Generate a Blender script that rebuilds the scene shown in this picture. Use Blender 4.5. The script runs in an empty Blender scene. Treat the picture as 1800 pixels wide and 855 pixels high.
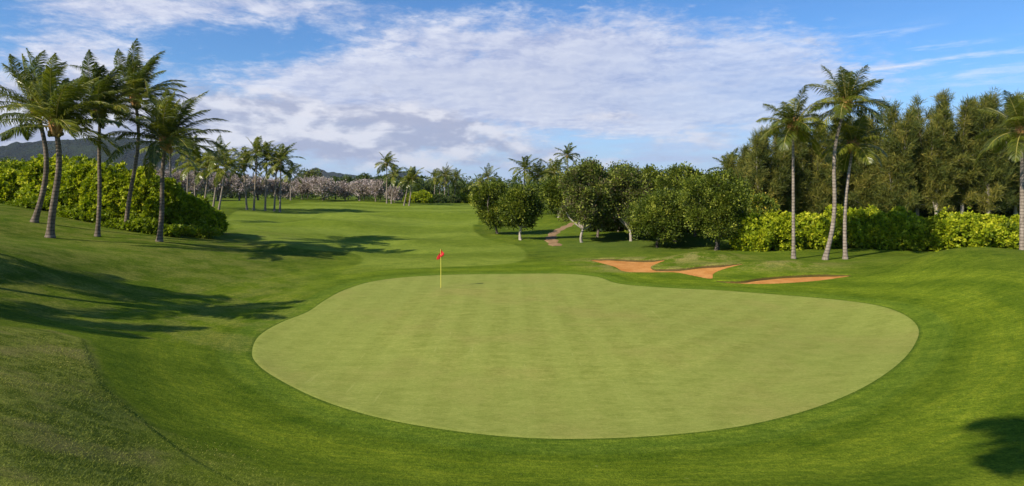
import bpy, math, random
import numpy as np
from math import radians, sin, cos, tan, pi
SC = bpy.context.scene
COL = SC.collection
CAMZ, F, HY = 5.2, 1072.0, 335.0
SUN_AZ = np.array([0.78, 0.63]); SUN_EL = radians(36)      # horizontal direction in which shadows fall
WIND = np.array([1.0, 0.25, 0.0])

# ------------------------------------------------------------------ terrain
def z_pt(px, py, z):
    Y = (CAMZ - z) * F / (py - HY)
    return ((px - 900) / F * Y, Y, z)
def y_pt(px, Y, z):
    return ((px - 900) / F * Y, Y, z)
CTRL = [z_pt(*a) for a in [
 (445,620,0),(520,690,0),(700,745,0),(1000,770,0),(1300,745,0),(1500,680,0),(1612,590,0),(1500,530,0.02),(1250,507,0.02),
 (1060,500,.05),(900,485,.1),(750,492,.1),(600,520,.1),(520,560,.05),(1000,600,0),(1250,600,0),(750,600,0.02),
 (0,855,2.6),(250,855,1.6),(500,855,.9),(900,855,.5),(1300,855,.5),(1800,855,.7),(250,735,1.0),(150,600,1.3),(0,582,1.9),(0,720,2.25),
 (120,700,1.7),(0,556,1.55),(0,500,1.9),(0,440,2.8),(150,552,.95),(300,570,.4),(300,500,.8),(300,450,1.45),(150,470,1.75),
 (330,660,.45),(400,600,.15),(420,520,.25),(500,480,.3),(500,445,.75),(400,430,1.2),(600,450,.5),(620,480,.15),
 (0,362,4.0),(60,392,3.1),(90,418,2.4),(172,416,2.2),(222,405,2.3),(280,425,1.85),(200,400,2.5),(300,415,1.8),(385,415,1.3),
 (400,398,1.3),(440,375,1.8),(490,372,1.8),(500,400,1.0),(530,392,1.15),(600,420,.6),(600,351,3.0),(480,352,3.1),(680,357,2.4),
 (715,362,2.0),(760,357,1.6),(830,357,1.2),(700,400,.6),(850,400,.2),(750,430,.1),(900,440,.1),(900,462,.1),(1010,442,.12),
 (875,410,.5),(917,422,.3),(1022,425,.3),(1157,435,.3),(1258,440,.4),(980,382,1.3),(1000,362,2.1),(1050,450,.2),
 (1060,457,.4),(1165,457,.42),(1110,478,.2),(1160,470,.35),(1200,486,.15),(1250,492,.1),(1305,464,.6),(1230,463,.62),
 (1340,499,.1),(1460,491,.25),(1400,483,.32),(1490,484,.36),(1390,466,.62),(1240,449,.7),(1330,446,.75),(1395,456,.6),(1480,456,.58),
 (1570,452,.9),(1640,446,1.5),(1700,444,1.9),(1790,449,1.85),(1700,480,1.35),(1560,475,.65),
 (1800,530,1.1),(1800,600,.65),(1700,700,.45),(1600,500,.5),(1700,530,.7),(1650,590,.15),(1480,505,.2),(1500,780,.2),(1780,770,.5)]]
CTRL += [y_pt(*a) for a in [
 (1795,40,.6),(1650,42,.45),(1560,46,.5),(1400,50,.6),(1700,60,.8),(1400,70,.8),(1100,80,.8),(1500,100,1),(1900,45,.8),
 (2200,30,1.8),(2200,15,1.5),(-300,30,3.6),(-300,60,4.3),(-300,15,3.0),(100,80,3.2),(0,60,4.1),(300,250,2.4),(900,250,1.6),
 (1500,250,1.6),(0,250,3),(900,500,1.5),(300,150,2.9)]]
CTRL += [(0,3.2,3.2),(-1.2,3.4,3.25),(1.5,4.5,2.5),(0,1,3.5),(-3,0,3.5),(3,0,3.1),(0,-3,3.5),(-8,-3,3.4),(8,-3,2.2),(0,-20,2.5),(-30,-10,3.6),(30,-10,2.2),(-200,-50,3),(200,-50,2),(0,-200,2),
 (-24,10,3.2),(-5.5,3.5,3.0)]
CTRL = np.array(CTRL)
def warp(x, y):
    r = np.sqrt(x*x + y*y + 1.0)
    return np.stack([np.arctan2(x, y + 1e-9) * 1.3, np.log(r)], -1)
_C = warp(CTRL[:,0], CTRL[:,1])
def tps(d2): return 0.5 * d2 * np.log(d2 + 1e-12)
def _fit():
    n = len(_C)
    d2 = ((_C[:,None]-_C[None])**2).sum(-1)
    A = np.zeros((n+3, n+3)); A[:n,:n] = tps(d2) + np.eye(n)*4e-3
    P = np.c_[np.ones(n), _C]; A[:n,n:] = P; A[n:,:n] = P.T
    return np.linalg.solve(A, np.r_[CTRL[:,2], 0,0,0])
_W = _fit()
_rs = np.random.RandomState(5)
_SW = [(_rs.uniform(.25,.7)*.6, _rs.uniform(0,2*pi), _rs.uniform(0,2*pi)) for _ in range(7)]
MOUNDS = [(12.9,41.2,2.6,1.25,.42),(17.0,37.4,3.0,1.0,.30),(8.5,42.6,2.2,1.0,.18),(24.5,33.3,4.5,2.6,.32),(-12,58,5,2.6,.65),(-21,73,6,3,.8),(-6,76,7,3,.7),(-16,46,3.6,2,.45),(2,60,5,2.2,.3),(-14,97,9,4,.95),(6,112,9,4,.8),(-30,64,5,3,.5),(-24,90,7,3,.6),(-9.5,50.5,4.5,1.5,-.35),(-25,80,6,2,-.5)]
def H(x, y):
    x = np.atleast_1d(np.asarray(x, float)); y = np.atleast_1d(np.asarray(y, float))
    out = np.empty(x.shape); xf, yf, of = x.ravel(), y.ravel(), out.ravel()
    for i in range(0, len(xf), 40000):
        xx, yy = xf[i:i+40000], yf[i:i+40000]
        p = warp(xx, yy); v = _W[-3] + p @ _W[-2:]
        d2 = ((p[:,None]-_C[None])**2).sum(-1)
        v = v + tps(d2) @ _W[:-3]
        r = np.hypot(xx, yy)
        t = np.clip((r-300)/500, 0, 1); v = v*(1-t) + 1.0*t
        v = np.clip(v, -3, 9)
        sw = sum(np.sin(k*(xx*cos(a)+yy*sin(a))+ph) for k, a, ph in _SW)
        for mx, my, sx, sy, mh in MOUNDS: sw0 = mh*np.exp(-((xx-mx)/sx)**2-((yy-my)/sy)**2); v = v+sw0
        amp = 0.05*np.clip((r-42)/30, 0, 1)
        of[i:i+40000] = v + sw*amp
    return of.reshape(x.shape)
def h1(x, y): return float(H(x, y)[0])
_YS = np.exp(np.linspace(math.log(4), math.log(260), 700))
def unproj(px, py, ymin=4):
    """first terrain hit of the sight line through a photo pixel: used to find where things stand"""
    px = np.atleast_1d(px).astype(float); py = np.atleast_1d(py).astype(float); res = []
    for a, b in zip(px, py):
        Y = _YS[_YS >= ymin]; X = (a-900)/F*Y; L = CAMZ - (b-HY)/F*Y
        hit = np.nonzero(H(X, Y) >= L)[0]
        if len(hit) and hit[0] > 0:
            k = hit[0]; g = H(X, Y) - L; t = -g[k-1]/(g[k]-g[k-1]+1e-12); yy = Y[k-1] + t*(Y[k]-Y[k-1])
        else: yy = Y[-1] if not len(hit) else Y[0]
        res.append(((a-900)/F*yy, yy))
    return np.array(res)
def catmull(P, n=6):
    P = np.array(P, float); out = []
    m = len(P)
    for i in range(m):
        a, b, c, d = P[(i-1)%m], P[i], P[(i+1)%m], P[(i+2)%m]
        for t in np.linspace(0, 1, n, endpoint=False):
            out.append(.5*((2*b)+(-a+c)*t+(2*a-5*b+4*c-d)*t*t+(-a+3*b-3*c+d)*t**3))
    return np.array(out)
def sdf(poly, x, y):
    """signed distance, negative inside"""
    P = np.asarray(poly); Q = np.roll(P, -1, 0); best = np.full(x.shape, 1e18); ins = np.zeros(x.shape, bool)
    for (ax, ay), (bx, by) in zip(P, Q):
        ex, ey = bx-ax, by-ay; wx, wy = x-ax, y-ay
        t = np.clip((wx*ex+wy*ey)/(ex*ex+ey*ey+1e-12), 0, 1)
        best = np.minimum(best, (wx-ex*t)**2+(wy-ey*t)**2)
        c = ((ay > y) != (by > y)) & (x < (bx-ax)*(y-ay)/(by-ay+1e-12)+ax)
        ins ^= c
    d = np.sqrt(best); return np.where(ins, -d, d)
def sdf_box(poly, x, y, m, far):
    P = np.asarray(poly); out = np.full(x.shape, far)
    k = (x > P[:,0].min()-m) & (x < P[:,0].max()+m) & (y > P[:,1].min()-m) & (y < P[:,1].max()+m)
    out[k] = sdf(P, x[k], y[k]); return out
def world_poly(pts, n=6, ymin=4):
    a = np.array(pts, float); return catmull(unproj(a[:,0], a[:,1], ymin), n)
def flat_poly(pts, n=6, z=0.03):
    a = np.array([z_pt(p[0], p[1], z)[:2] for p in pts]); return catmull(a, n)

GREEN = flat_poly([(443,620),(455,592),(492,569),(540,550),(570,531),(606,512),(650,498),(710,490),(800,485),(900,484),(990,485),(1050,490),(1085,499),(1150,504),
 (1300,511),(1430,521),(1520,534),(1580,553),(1613,577),(1608,604),(1580,640),(1530,675),(1450,710),(1350,738),(1250,756),(1130,767),
 (1000,770),(880,765),(750,748),(650,727),(560,698),(490,665),(455,642)], 6)
BUNK_A = world_poly([(1037,457),(1100,456.6),(1166,456.6),(1158,462),(1145,468),(1152,473),(1200,472),(1240,467.5),(1308,463.5),(1278,471),(1255,480),
 (1250,490),(1215,484),(1180,478.5),(1102,478),(1080,469)], 4, 25)
BUNK_B = world_poly([(1257,494.5),(1300,494.2),(1340,488.5),(1400,484),(1450,482.5),(1496,484),(1470,489),(1420,495),(1350,499),(1290,498)], 4, 25)
BUNK_C = world_poly([(346,342.5),(357,340.3),(372,342),(366,344.5),(352,344.5)], 4, 90)
FAIR = world_poly([(600,482),(634,462),(622,446),(500,432),(425,412),(400,385),(450,366),(600,355),(760,360),(848,361),(842,385),(832,402),(862,422),(905,431),(925,446),(905,462),(780,470),(690,474)], 5)
ROUGH = np.array([(-60,20),(-30,17)] + [tuple(p) for p in unproj([0,90,150,164,186,250,330,480],[574,581,598,640,682,738,800,872])] + [(1.5,3.2),(3,-4),(-40,-6)])
PATH = [(1010,392),(997,398),(983,404),(972,411),(967,419),(972,427),(980,433)]

def mat_new(name):
    m = bpy.data.materials.new(name); m.use_nodes = True
    nt = m.node_tree; b = nt.nodes['Principled BSDF']; return m, nt, b
class NB:
    def __init__(s, nt): s.nt = nt
    def n(s, t, **kw):
        o = s.nt.nodes.new(t)
        for k, v in kw.items(): setattr(o, k, v)
        return o
    def link(s, a, b): s.nt.links.new(a, b)
    def set(s, sock, v):
        if hasattr(v, 'is_output'): s.link(v, sock)
        else: sock.default_value = v
    def math(s, op, a, b=None, c=None, clamp=False):
        o = s.n('ShaderNodeMath', operation=op); o.use_clamp = clamp; s.set(o.inputs[0], a)
        if b is not None: s.set(o.inputs[1], b)
        if c is not None: s.set(o.inputs[2], c)
        return o.outputs[0]
    def mix(s, f, a, b, mode='MIX'):
        o = s.n('ShaderNodeMix', data_type='RGBA', blend_type=mode); s.set(o.inputs[0], f)
        for k, v in ((6, a), (7, b)):
            if isinstance(v, tuple) and len(v) == 3: v = v + (1,)
            s.set(o.inputs[k], v)
        return o.outputs[2]
    def noise(s, vec, scale, detail=3, rough=.55, dist=0, color=False):
        o = s.n('ShaderNodeTexNoise'); s.link(vec, o.inputs['Vector']); o.inputs['Scale'].default_value = scale
        o.inputs['Detail'].default_value = detail; o.inputs['Roughness'].default_value = rough; o.inputs['Distortion'].default_value = dist
        return o.outputs[1 if color else 0]
    def ramp(s, f, stops, interp='LINEAR'):
        o = s.n('ShaderNodeValToRGB'); s.link(f, o.inputs[0]); e = o.color_ramp.elements; o.color_ramp.interpolation = interp
        while len(e) < len(stops): e.new(.5)
        for el, (p, c) in zip(e, stops):
            el.position = p; el.color = (c+(1,)) if isinstance(c, tuple) else (c, c, c, 1)
        return o.outputs[0]
    def mapr(s, v, a, b, c=0, d=1, smooth=True):
        o = s.n('ShaderNodeMapRange', interpolation_type='SMOOTHSTEP' if smooth else 'LINEAR'); s.link(v, o.inputs[0])
        for k, q in zip((1,2,3,4), (a,b,c,d)): o.inputs[k].default_value = q
        return o.outputs[0]
    def attr(s, name): o = s.n('ShaderNodeAttribute', attribute_name=name); return o.outputs['Fac']
    def mapping(s, vec, scale, rot=(0,0,0)):
        o = s.n('ShaderNodeMapping'); s.link(vec, o.inputs[0]); o.inputs['Scale'].default_value = scale; o.inputs['Rotation'].default_value = rot
        return o.outputs[0]

def make_mesh(name, V, Fc, mat=None, attrs=None, smooth=False):
    """V (n,3), Fc (m,k) integer array or list of such arrays"""
    me = bpy.data.meshes.new(name); V = np.asarray(V, np.float32)
    if not isinstance(Fc, list): Fc = [Fc]
    Fc = [np.asarray(f, np.int32) for f in Fc if len(f)]
    loops = np.concatenate([f.ravel() for f in Fc]); sizes = np.concatenate([np.full(len(f), f.shape[1], np.int32) for f in Fc])
    me.vertices.add(len(V)); me.vertices.foreach_set('co', V.ravel())
    me.loops.add(len(loops)); me.loops.foreach_set('vertex_index', loops)
    me.polygons.add(len(sizes)); st = np.zeros(len(sizes), np.int32); st[1:] = np.cumsum(sizes)[:-1]
    me.polygons.foreach_set('loop_start', st)
    if smooth: me.polygons.foreach_set('use_smooth', np.ones(len(sizes), bool))
    me.update(calc_edges=True)
    for k, a in (attrs or {}).items():
        at = me.attributes.new(k, 'FLOAT', 'POINT'); at.data.foreach_set('value', np.asarray(a, np.float32))
    if mat: me.materials.append(mat)
    me.validate(); return me
def obj(name, me, parent=None, loc=None, kind=None, label=None, cat=None, group=None):
    o = bpy.data.objects.new(name, me); COL.objects.link(o)
    if parent: o.parent = parent
    if loc is not None: o.location = loc
    if kind: o['kind'] = kind
    if label: o['label'] = label
    if cat: o['category'] = cat
    if group: o['group'] = group
    return o

# ------------------------------------------------------------------ materials
def grass_material():
    m, nt, b = mat_new('fairway_and_rough_grass'); B = NB(nt)
    pos = B.n('ShaderNodeNewGeometry').outputs['Position']
    gsd, fw, dry, rough, grove, bsd = (B.attr(k) for k in ('gsd','fair','dry','rough','grove','bsd'))
    n_big = B.noise(pos, .12, 4, .6); n_mid = B.mapr(B.noise(pos, .7, 5, .65), .32, .68, 0, 1, False); n_fine = B.noise(pos, 9, 4, .75)
    n_str = B.noise(B.mapping(pos, (.55,2.2,1), (0,0,.12)), 2.4, 5, .72); n_hair = B.noise(B.mapping(pos, (1, .35, 1), (0,0,.5)), 60, 3, .8)
    vfine = B.noise(pos, 28, 3, .8)
    col = B.mix(n_mid, (.066,.104,.008), (.130,.160,.014))
    col = B.mix(B.mapr(n_big,.38,.62), col, B.mix(n_mid, (.090,.140,.010), (.175,.215,.020)))
    # apron: mown bands that follow the edge of the green
    cv = B.n('ShaderNodeCombineXYZ'); sp0 = B.n('ShaderNodeSeparateXYZ'); B.link(pos, sp0.inputs[0])
    B.link(B.math('MULTIPLY', gsd, 4.5), cv.inputs[0]); B.link(B.math('MULTIPLY', sp0.outputs[0], .35), cv.inputs[1]); B.link(B.math('MULTIPLY', sp0.outputs[1], .35), cv.inputs[2])
    swirl = B.noise(cv.outputs[0], 1.0, 5, .7)
    band = B.math('SINE', B.math('ADD', B.math('MULTIPLY', gsd, 2.3), B.math('MULTIPLY', n_big, 5)))
    ap = B.mapr(gsd, 3.5, 10, 1, 0)
    apc = B.mix(B.mapr(band, -1, 1), B.mix(n_mid, (.078,.128,.007), (.130,.180,.012)), B.mix(n_mid, (.115,.165,.009), (.175,.230,.016)))
    col = B.mix(ap, col, apc)
    col = B.mix(B.mapr(gsd, .8, 1.15, .35, 0), col, B.mix(n_mid, (.125,.195,.022), (.170,.245,.030)))
    # fairway: pale, with broad cross bands
    sp = B.n('ShaderNodeSeparateXYZ'); B.link(pos, sp.inputs[0])
    fb = B.math('SINE', B.math('ADD', B.math('MULTIPLY', sp.outputs[1], .55), B.math('MULTIPLY', n_big, 7)))
    fwc = B.mix(B.mapr(fb, -1, 1, 0, 1), B.mix(n_mid, (.130,.175,.017), (.170,.215,.024)), B.mix(n_mid, (.170,.220,.026), (.235,.280,.040)))
    col = B.mix(B.mapr(fw, .35, .65), col, fwc)
    # dry straw-coloured turf on the bunker mounds and the left bank
    dn = B.math('MULTIPLY', dry, B.mapr(B.math('ADD', B.math('MULTIPLY', n_mid, .6), B.math('MULTIPLY', n_fine, .4)), .38, .62))
    col = B.mix(dn, col, B.mix(n_fine, (.17,.165,.040), (.30,.25,.09)))
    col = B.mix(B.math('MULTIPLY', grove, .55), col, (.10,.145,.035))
    col = B.mix(B.mapr(n_str, .36, .66, 0, .55), B.mix(1.0, col, (.78,.84,.80), 'MULTIPLY'), B.mix(1.0, col, (1.42,1.28,1.35), 'MULTIPLY'))
    sw = B.math('MULTIPLY', B.mapr(swirl, .45, .62), B.mapr(gsd, 5, 12, .5, 0)); col = B.mix(sw, col, B.mix(1.0, col, (1.5,1.3,1.3), 'MULTIPLY'))
    col = B.mix(B.mapr(gsd, .02, .16, .55, 0), col, (.045,.085,.010))
    col = B.mix(B.mapr(n_fine, .36, .64), B.mix(1.0, col, (.80,.83,.80), 'MULTIPLY'), B.mix(1.0, col, (1.22,1.17,1.2), 'MULTIPLY'))
    rn = B.mix(B.mapr(B.noise(pos, 2.6, 5, .75), .40, .62), (.105,.135,.014), (.25,.26,.045))
    rn = B.mix(B.mapr(B.noise(pos, .55, 3, .6), .5, .68, 0, .75), rn, (.30,.245,.08))
    col = B.mix(rough, col, rn)
    col = B.mix(B.mapr(vfine, .35, .7, .0, .55), B.mix(1.0, col, (.62,.66,.60), 'MULTIPLY'), B.mix(1.0, col, (1.75,1.6,1.7), 'MULTIPLY'))
    col = B.mix(1.0, col, (.95,1.0,.95), 'MULTIPLY')
    col = B.mix(B.mapr(bsd, -.03, .03, .8, 0), col, (.075,.042,.020))  # soil-brown turf edge at the bunkers, darkened to paint in the lip's shade
    fleck = B.mapr(B.noise(pos, 7, 2, .6), .72, .78)
    col = B.mix(B.math('MULTIPLY', fleck, .35), col, (.33,.33,.13))
    B.link(col, b.inputs['Base Color']); b.inputs['Roughness'].default_value = .95; b.inputs['Specular IOR Level'].default_value = .03
    bm = B.n('ShaderNodeBump'); bm.inputs['Strength'].default_value = .75; bm.inputs['Distance'].default_value = .03
    hgt = B.math('ADD', B.math('ADD', vfine, B.math('MULTIPLY', n_hair, .7)), B.math('MULTIPLY', n_fine, 1.6))
    B.link(hgt, bm.inputs['Height']); B.link(bm.outputs[0], b.inputs['Normal'])
    return m
def green_material():
    m, nt, b = mat_new('close_mown_putting_turf'); B = NB(nt)
    pos = B.n('ShaderNodeNewGeometry').outputs['Position']
    sp = B.n('ShaderNodeSeparateXYZ'); B.link(pos, sp.inputs[0])
    n_big = B.noise(pos, .22, 4, .6); n_mid = B.noise(B.mapping(pos, (.7,1.6,1)), 1.6, 5, .7); n_f = B.noise(pos, 35, 3, .8)
    st = B.math('SINE', B.math('ADD', B.math('MULTIPLY', sp.outputs[0], 4.6), B.math('MULTIPLY', n_big, 1.2)))
    st2 = B.math('SINE', B.math('MULTIPLY', B.math('ADD', B.math('MULTIPLY', sp.outputs[0], .8), B.math('MULTIPLY', sp.outputs[1], -.62)), 4.2))
    right = B.mapr(sp.outputs[0], 2, 7)
    stm = B.mix(right, st, st2)
    col = B.mix(B.mapr(n_mid, .3, .7), (.215,.245,.046), (.300,.320,.072))
    col = B.mix(B.mapr(stm, -.4, .4, 0, .28), col, (.325,.355,.082))
    col = B.mix(B.mapr(n_big, .45, .7, 0, .55), col, (.300,.265,.075))
    n_s = B.noise(B.mapping(pos, (.8,3.0,1), (0,0,-.08)), 4.5, 5, .75)
    col = B.mix(B.mapr(n_s, .36, .66, 0, .8), B.mix(1.0, col, (.86,.90,.82), 'MULTIPLY'), B.mix(1.0, col, (1.15,1.10,1.2), 'MULTIPLY'))
    n_g = B.noise(B.mapping(pos, (.7,1.5,1)), 14, 4, .75); col = B.mix(B.mapr(n_g, .36, .64), B.mix(1.0, col, (.88,.90,.86), 'MULTIPLY'), B.mix(1.0, col, (1.13,1.10,1.15), 'MULTIPLY'))
    pit = B.mapr(B.noise(pos, 11, 2, .5), .735, .76, 0, .6); col = B.mix(pit, col, (.16,.17,.05))
    scr = B.mapr(B.noise(B.mapping(pos, (2.2,.16,1), (0,0,.35)), 2.2, 4, .7), .64, .72, 0, .4)
    col = B.mix(scr, col, (.42,.41,.13))
    col = B.mix(B.mapr(B.attr('rim'), .62, .64, 0, .22), col, (.23,.27,.06))
    col = B.mix(B.mapr(n_f, .3, .72, 0, .5), B.mix(1.0, col, (.80,.82,.78), 'MULTIPLY'), B.mix(1.0, col, (1.35,1.3,1.35), 'MULTIPLY'))
    col = B.mix(1.0, col, (.90,.91,.86), 'MULTIPLY')
    B.link(col, b.inputs['Base Color']); b.inputs['Roughness'].default_value = .95; b.inputs['Specular IOR Level'].default_value = .05
    bm = B.n('ShaderNodeBump'); bm.inputs['Strength'].default_value = .3; bm.inputs['Distance'].default_value = .012
    B.link(n_f, bm.inputs['Height']); B.link(bm.outputs[0], b.inputs['Normal'])
    return m
def sand_material(name, c1, c2):
    m, nt, b = mat_new(name); B = NB(nt)
    pos = B.n('ShaderNodeNewGeometry').outputs['Position']
    n1 = B.noise(pos, 1.3, 4, .6); n2 = B.noise(pos, 14, 4, .7)
    w = B.n('ShaderNodeTexWave'); B.link(pos, w.inputs[0]); w.inputs['Scale'].default_value = 3; w.inputs['Distortion'].default_value = 4
    col = B.mix(B.mapr(n1,.3,.7), c1, c2); col = B.mix(B.mapr(n2,.4,.7,0,.35), col, tuple(x*.65 for x in c1))
    B.link(col, b.inputs['Base Color']); b.inputs['Roughness'].default_value = .95; b.inputs['Specular IOR Level'].default_value = .1
    bm = B.n('ShaderNodeBump'); bm.inputs['Strength'].default_value = .6; bm.inputs['Distance'].default_value = .04
    B.link(B.math('ADD', n2, B.math('MULTIPLY', w.outputs[1], .4)), bm.inputs['Height']); B.link(bm.outputs[0], b.inputs['Normal'])
    return m
def leaf_material(name, stops, trans=.25, rough=.45, spec=.35):
    m, nt, b = mat_new(name); B = NB(nt)
    col = B.ramp(B.attr('v'), stops)
    B.link(col, b.inputs['Base Color']); b.inputs['Roughness'].default_value = rough; b.inputs['Specular IOR Level'].default_value = spec
    t = B.n('ShaderNodeBsdfTranslucent'); B.link(B.mix(1.0, col, (1.3,1.35,.6), 'MULTIPLY'), t.inputs[0])
    mx = B.n('ShaderNodeMixShader'); mx.inputs[0].default_value = trans
    out = nt.nodes['Material Output']; B.link(b.outputs[0], mx.inputs[1]); B.link(t.outputs[0], mx.inputs[2]); B.link(mx.outputs[0], out.inputs[0])
    return m
def bark_material(name, c1, c2, rings=0.0):
    m, nt, b = mat_new(name); B = NB(nt)
    pos = B.n('ShaderNodeTexCoord').outputs['Object']
    n1 = B.noise(B.mapping(pos, (1,1,.5)), 6, 5, .7); n2 = B.noise(pos, 1.2, 3, .6)
    col = B.mix(B.mapr(n1,.3,.7), c1, c2); col = B.mix(B.mapr(n2,.45,.7,0,.5), col, tuple(x*1.25 for x in c2))
    if rings:
        sp = B.n('ShaderNodeSeparateXYZ'); B.link(pos, sp.inputs[0])
        w = B.math('SINE', B.math('ADD', B.math('MULTIPLY', sp.outputs[2], rings), B.math('MULTIPLY', n1, 3)))
        col = B.mix(B.mapr(w, .25, .95, 0, .6), col, tuple(x*.45 for x in c1))
    B.link(col, b.inputs['Base Color']); b.inputs['Roughness'].default_value = .9; b.inputs['Specular IOR Level'].default_value = .15
    bm = B.n('ShaderNodeBump'); bm.inputs['Strength'].default_value = .7; bm.inputs['Distance'].default_value = .03
    B.link(n1, bm.inputs['Height']); B.link(bm.outputs[0], b.inputs['Normal'])
    return m
M = {}
M['grass'] = grass_material(); M['green'] = green_material()
M['sand'] = sand_material('orange_bunker_sand', (.41,.170,.038), (.53,.255,.075)); M['palesand'] = sand_material('pale_bunker_sand', (.62,.55,.42), (.75,.68,.55))
M['dirt'] = sand_material('packed_dirt', (.22,.135,.065), (.31,.205,.105))
M['palm'] = leaf_material('palm_frond', [(0,(.035,.055,.006)),(.35,(.10,.125,.012)),(.7,(.22,.225,.022)),(.88,(.38,.31,.05)),(.9,(.42,.36,.08)),(1,(.50,.42,.15))], .35, .34, .5)
M['boot'] = bark_material('palm_fibre', (.30,.15,.06), (.52,.30,.13))
M['nut'] = bark_material('coconut_husk', (.10,.09,.02), (.22,.17,.05))
M['dtrunk'] = bark_material('dark_palm_trunk', (.085,.065,.048), (.21,.165,.125), 30)
M['ptrunk'] = bark_material('palm_trunk', (.15,.12,.092), (.31,.26,.21), 30)
M['bark'] = bark_material('grey_bark', (.085,.065,.05), (.20,.165,.135))
M['palebark'] = bark_material('pale_trunk_bark', (.25,.215,.175), (.42,.37,.31))
M['darkbark'] = bark_material('dark_bark', (.035,.028,.022), (.08,.065,.05))
M['shrub'] = leaf_material('broad_glossy_shrub_leaves', [(0,(.10,.15,.006)),(.4,(.24,.30,.009)),(.8,(.44,.47,.018)),(1,(.60,.58,.05))], .3, .55, .2)
M['grove'] = leaf_material('grove_leaves', [(0,(.035,.055,.006)),(.45,(.085,.120,.012)),(.8,(.17,.21,.022)),(1,(.31,.32,.045))], .25, .5, .2)
M['groveb'] = leaf_material('brownish_grove_leaves', [(0,(.045,.072,.014)),(.36,(.10,.135,.02)),(.48,(.12,.095,.05)),(.60,(.15,.115,.07)),(.68,(.17,.21,.03)),(1,(.30,.33,.055))], .22, .5, .2)
M['pink'] = leaf_material('greyish_pink_blossom', [(0,(.15,.12,.105)),(.35,(.30,.245,.235)),(.7,(.47,.395,.39)),(.92,(.72,.66,.645)),(1,(.22,.23,.09))], .2, .7, .15)
M['iron'] = leaf_material('ironwood_needles', [(0,(.032,.050,.010)),(.4,(.085,.108,.020)),(.75,(.20,.195,.034)),(1,(.32,.27,.055))], .25, .6, .2)
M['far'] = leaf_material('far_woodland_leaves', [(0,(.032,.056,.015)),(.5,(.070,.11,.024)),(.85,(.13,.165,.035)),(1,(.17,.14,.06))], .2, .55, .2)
M['yel'] = leaf_material('yellow_flowering_leaves', [(0,(.07,.11,.01)),(.6,(.15,.20,.02)),(.8,(.35,.27,.02)),(1,(.55,.36,.03))], .25, .5, .3)
M['tuft'] = leaf_material('rough_grass_blades', [(0,(.10,.14,.012)),(.5,(.21,.25,.03)),(.85,(.33,.32,.06)),(1,(.48,.40,.13))], .3, .6, .2)

# ------------------------------------------------------------------ ground sheet
th = np.concatenate([np.linspace(-180,-50,40)[:-1], np.linspace(-50,50,760), np.linspace(50,180,40)[1:-1]])*pi/180
rr = np.concatenate([[.4,.9], np.exp(np.linspace(math.log(1.5),math.log(9),90))[:-1], np.exp(np.linspace(math.log(9),math.log(27),210))[:-1],
     np.linspace(27,62,360)[:-1], np.exp(np.linspace(math.log(62),math.log(300),150))[:-1], np.exp(np.linspace(math.log(300),math.log(9000),25))])
T, R = np.meshgrid(th, rr); GX, GY = R*np.sin(T), R*np.cos(T)
GZ = H(GX, GY)
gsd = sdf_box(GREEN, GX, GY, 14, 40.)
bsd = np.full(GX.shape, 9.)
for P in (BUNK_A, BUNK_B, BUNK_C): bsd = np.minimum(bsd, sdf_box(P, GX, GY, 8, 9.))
fsd = sdf_box(FAIR, GX, GY, 12, 12.); rsd = sdf(ROUGH, GX.ravel(), GY.ravel()).reshape(GX.shape)
sm = lambda v, a, b: (lambda t: t*t*(3-2*t))(np.clip((v-a)/(b-a), 0, 1))
back = np.clip(np.gradient(bsd, axis=0)/np.maximum(np.gradient(GY, axis=0), 1e-3), 0, 1)*(bsd > 0)
GZ = GZ + .05*np.exp(-((bsd-.30)/.35)**2)*back + .03*sm(-rsd, -.04, .14)
GZ = GZ - .45*sm(-bsd, .0, .22) - .10*sm(-gsd, .1, .5)
pxg = 900 + F*GX/np.maximum(GY, .1)
fair = 1 - sm(fsd, -1.2, 1.2)
dry = np.exp(-(np.maximum(bsd, 0)/1.7)**2)*.75*sm(GY, 36.6, 37.8)*(GY < 60)
dry = np.maximum(dry, .95*np.exp(-((pxg-1215)/90)**2-((GY-40.4)/1.6)**2))
dry = np.maximum(dry, .9*np.exp(-((pxg-1380)/110)**2-((GY-37.8)/1.7)**2))
dry = np.maximum(dry, .30*sm(-pxg, -640, -420)*(GY > 19)*(GY < 60))
rw = .22+1.6*sm(-R, -13, -9.5); rmask = np.clip(.5-rsd/(2*rw), 0, 1)
rmask = np.clip(rmask + .25*(np.sin(GX*3.1+GY)*np.sin(GY*2.7))*(rw > .3)*(rmask > .02)*(rmask < .98), 0, 1)
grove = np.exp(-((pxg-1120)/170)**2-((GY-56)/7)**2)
n, mcols = GX.shape
V = np.stack([GX, GY, GZ], -1).reshape(-1, 3)
i = np.arange(n-1)[:,None]*mcols; j = np.arange(mcols)[None]; j2 = (j+1) % mcols
Fq = np.stack([i+j, i+j2, i+mcols+j2, i+mcols+j], -1).reshape(-1, 4)[:, ::-1]
c0 = len(V); V = np.vstack([V, [0, 0, h1(0, 0.01)]]); jj = np.arange(mcols)
tri = np.stack([np.full(mcols, c0), (jj+1) % mcols, jj], -1)
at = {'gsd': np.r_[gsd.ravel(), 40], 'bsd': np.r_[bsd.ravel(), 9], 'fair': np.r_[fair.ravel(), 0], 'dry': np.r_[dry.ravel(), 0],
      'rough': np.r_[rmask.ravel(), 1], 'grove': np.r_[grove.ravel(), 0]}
obj('ground', make_mesh('ground', V, [Fq, tri], M['grass'], at, True), kind='structure')

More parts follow.
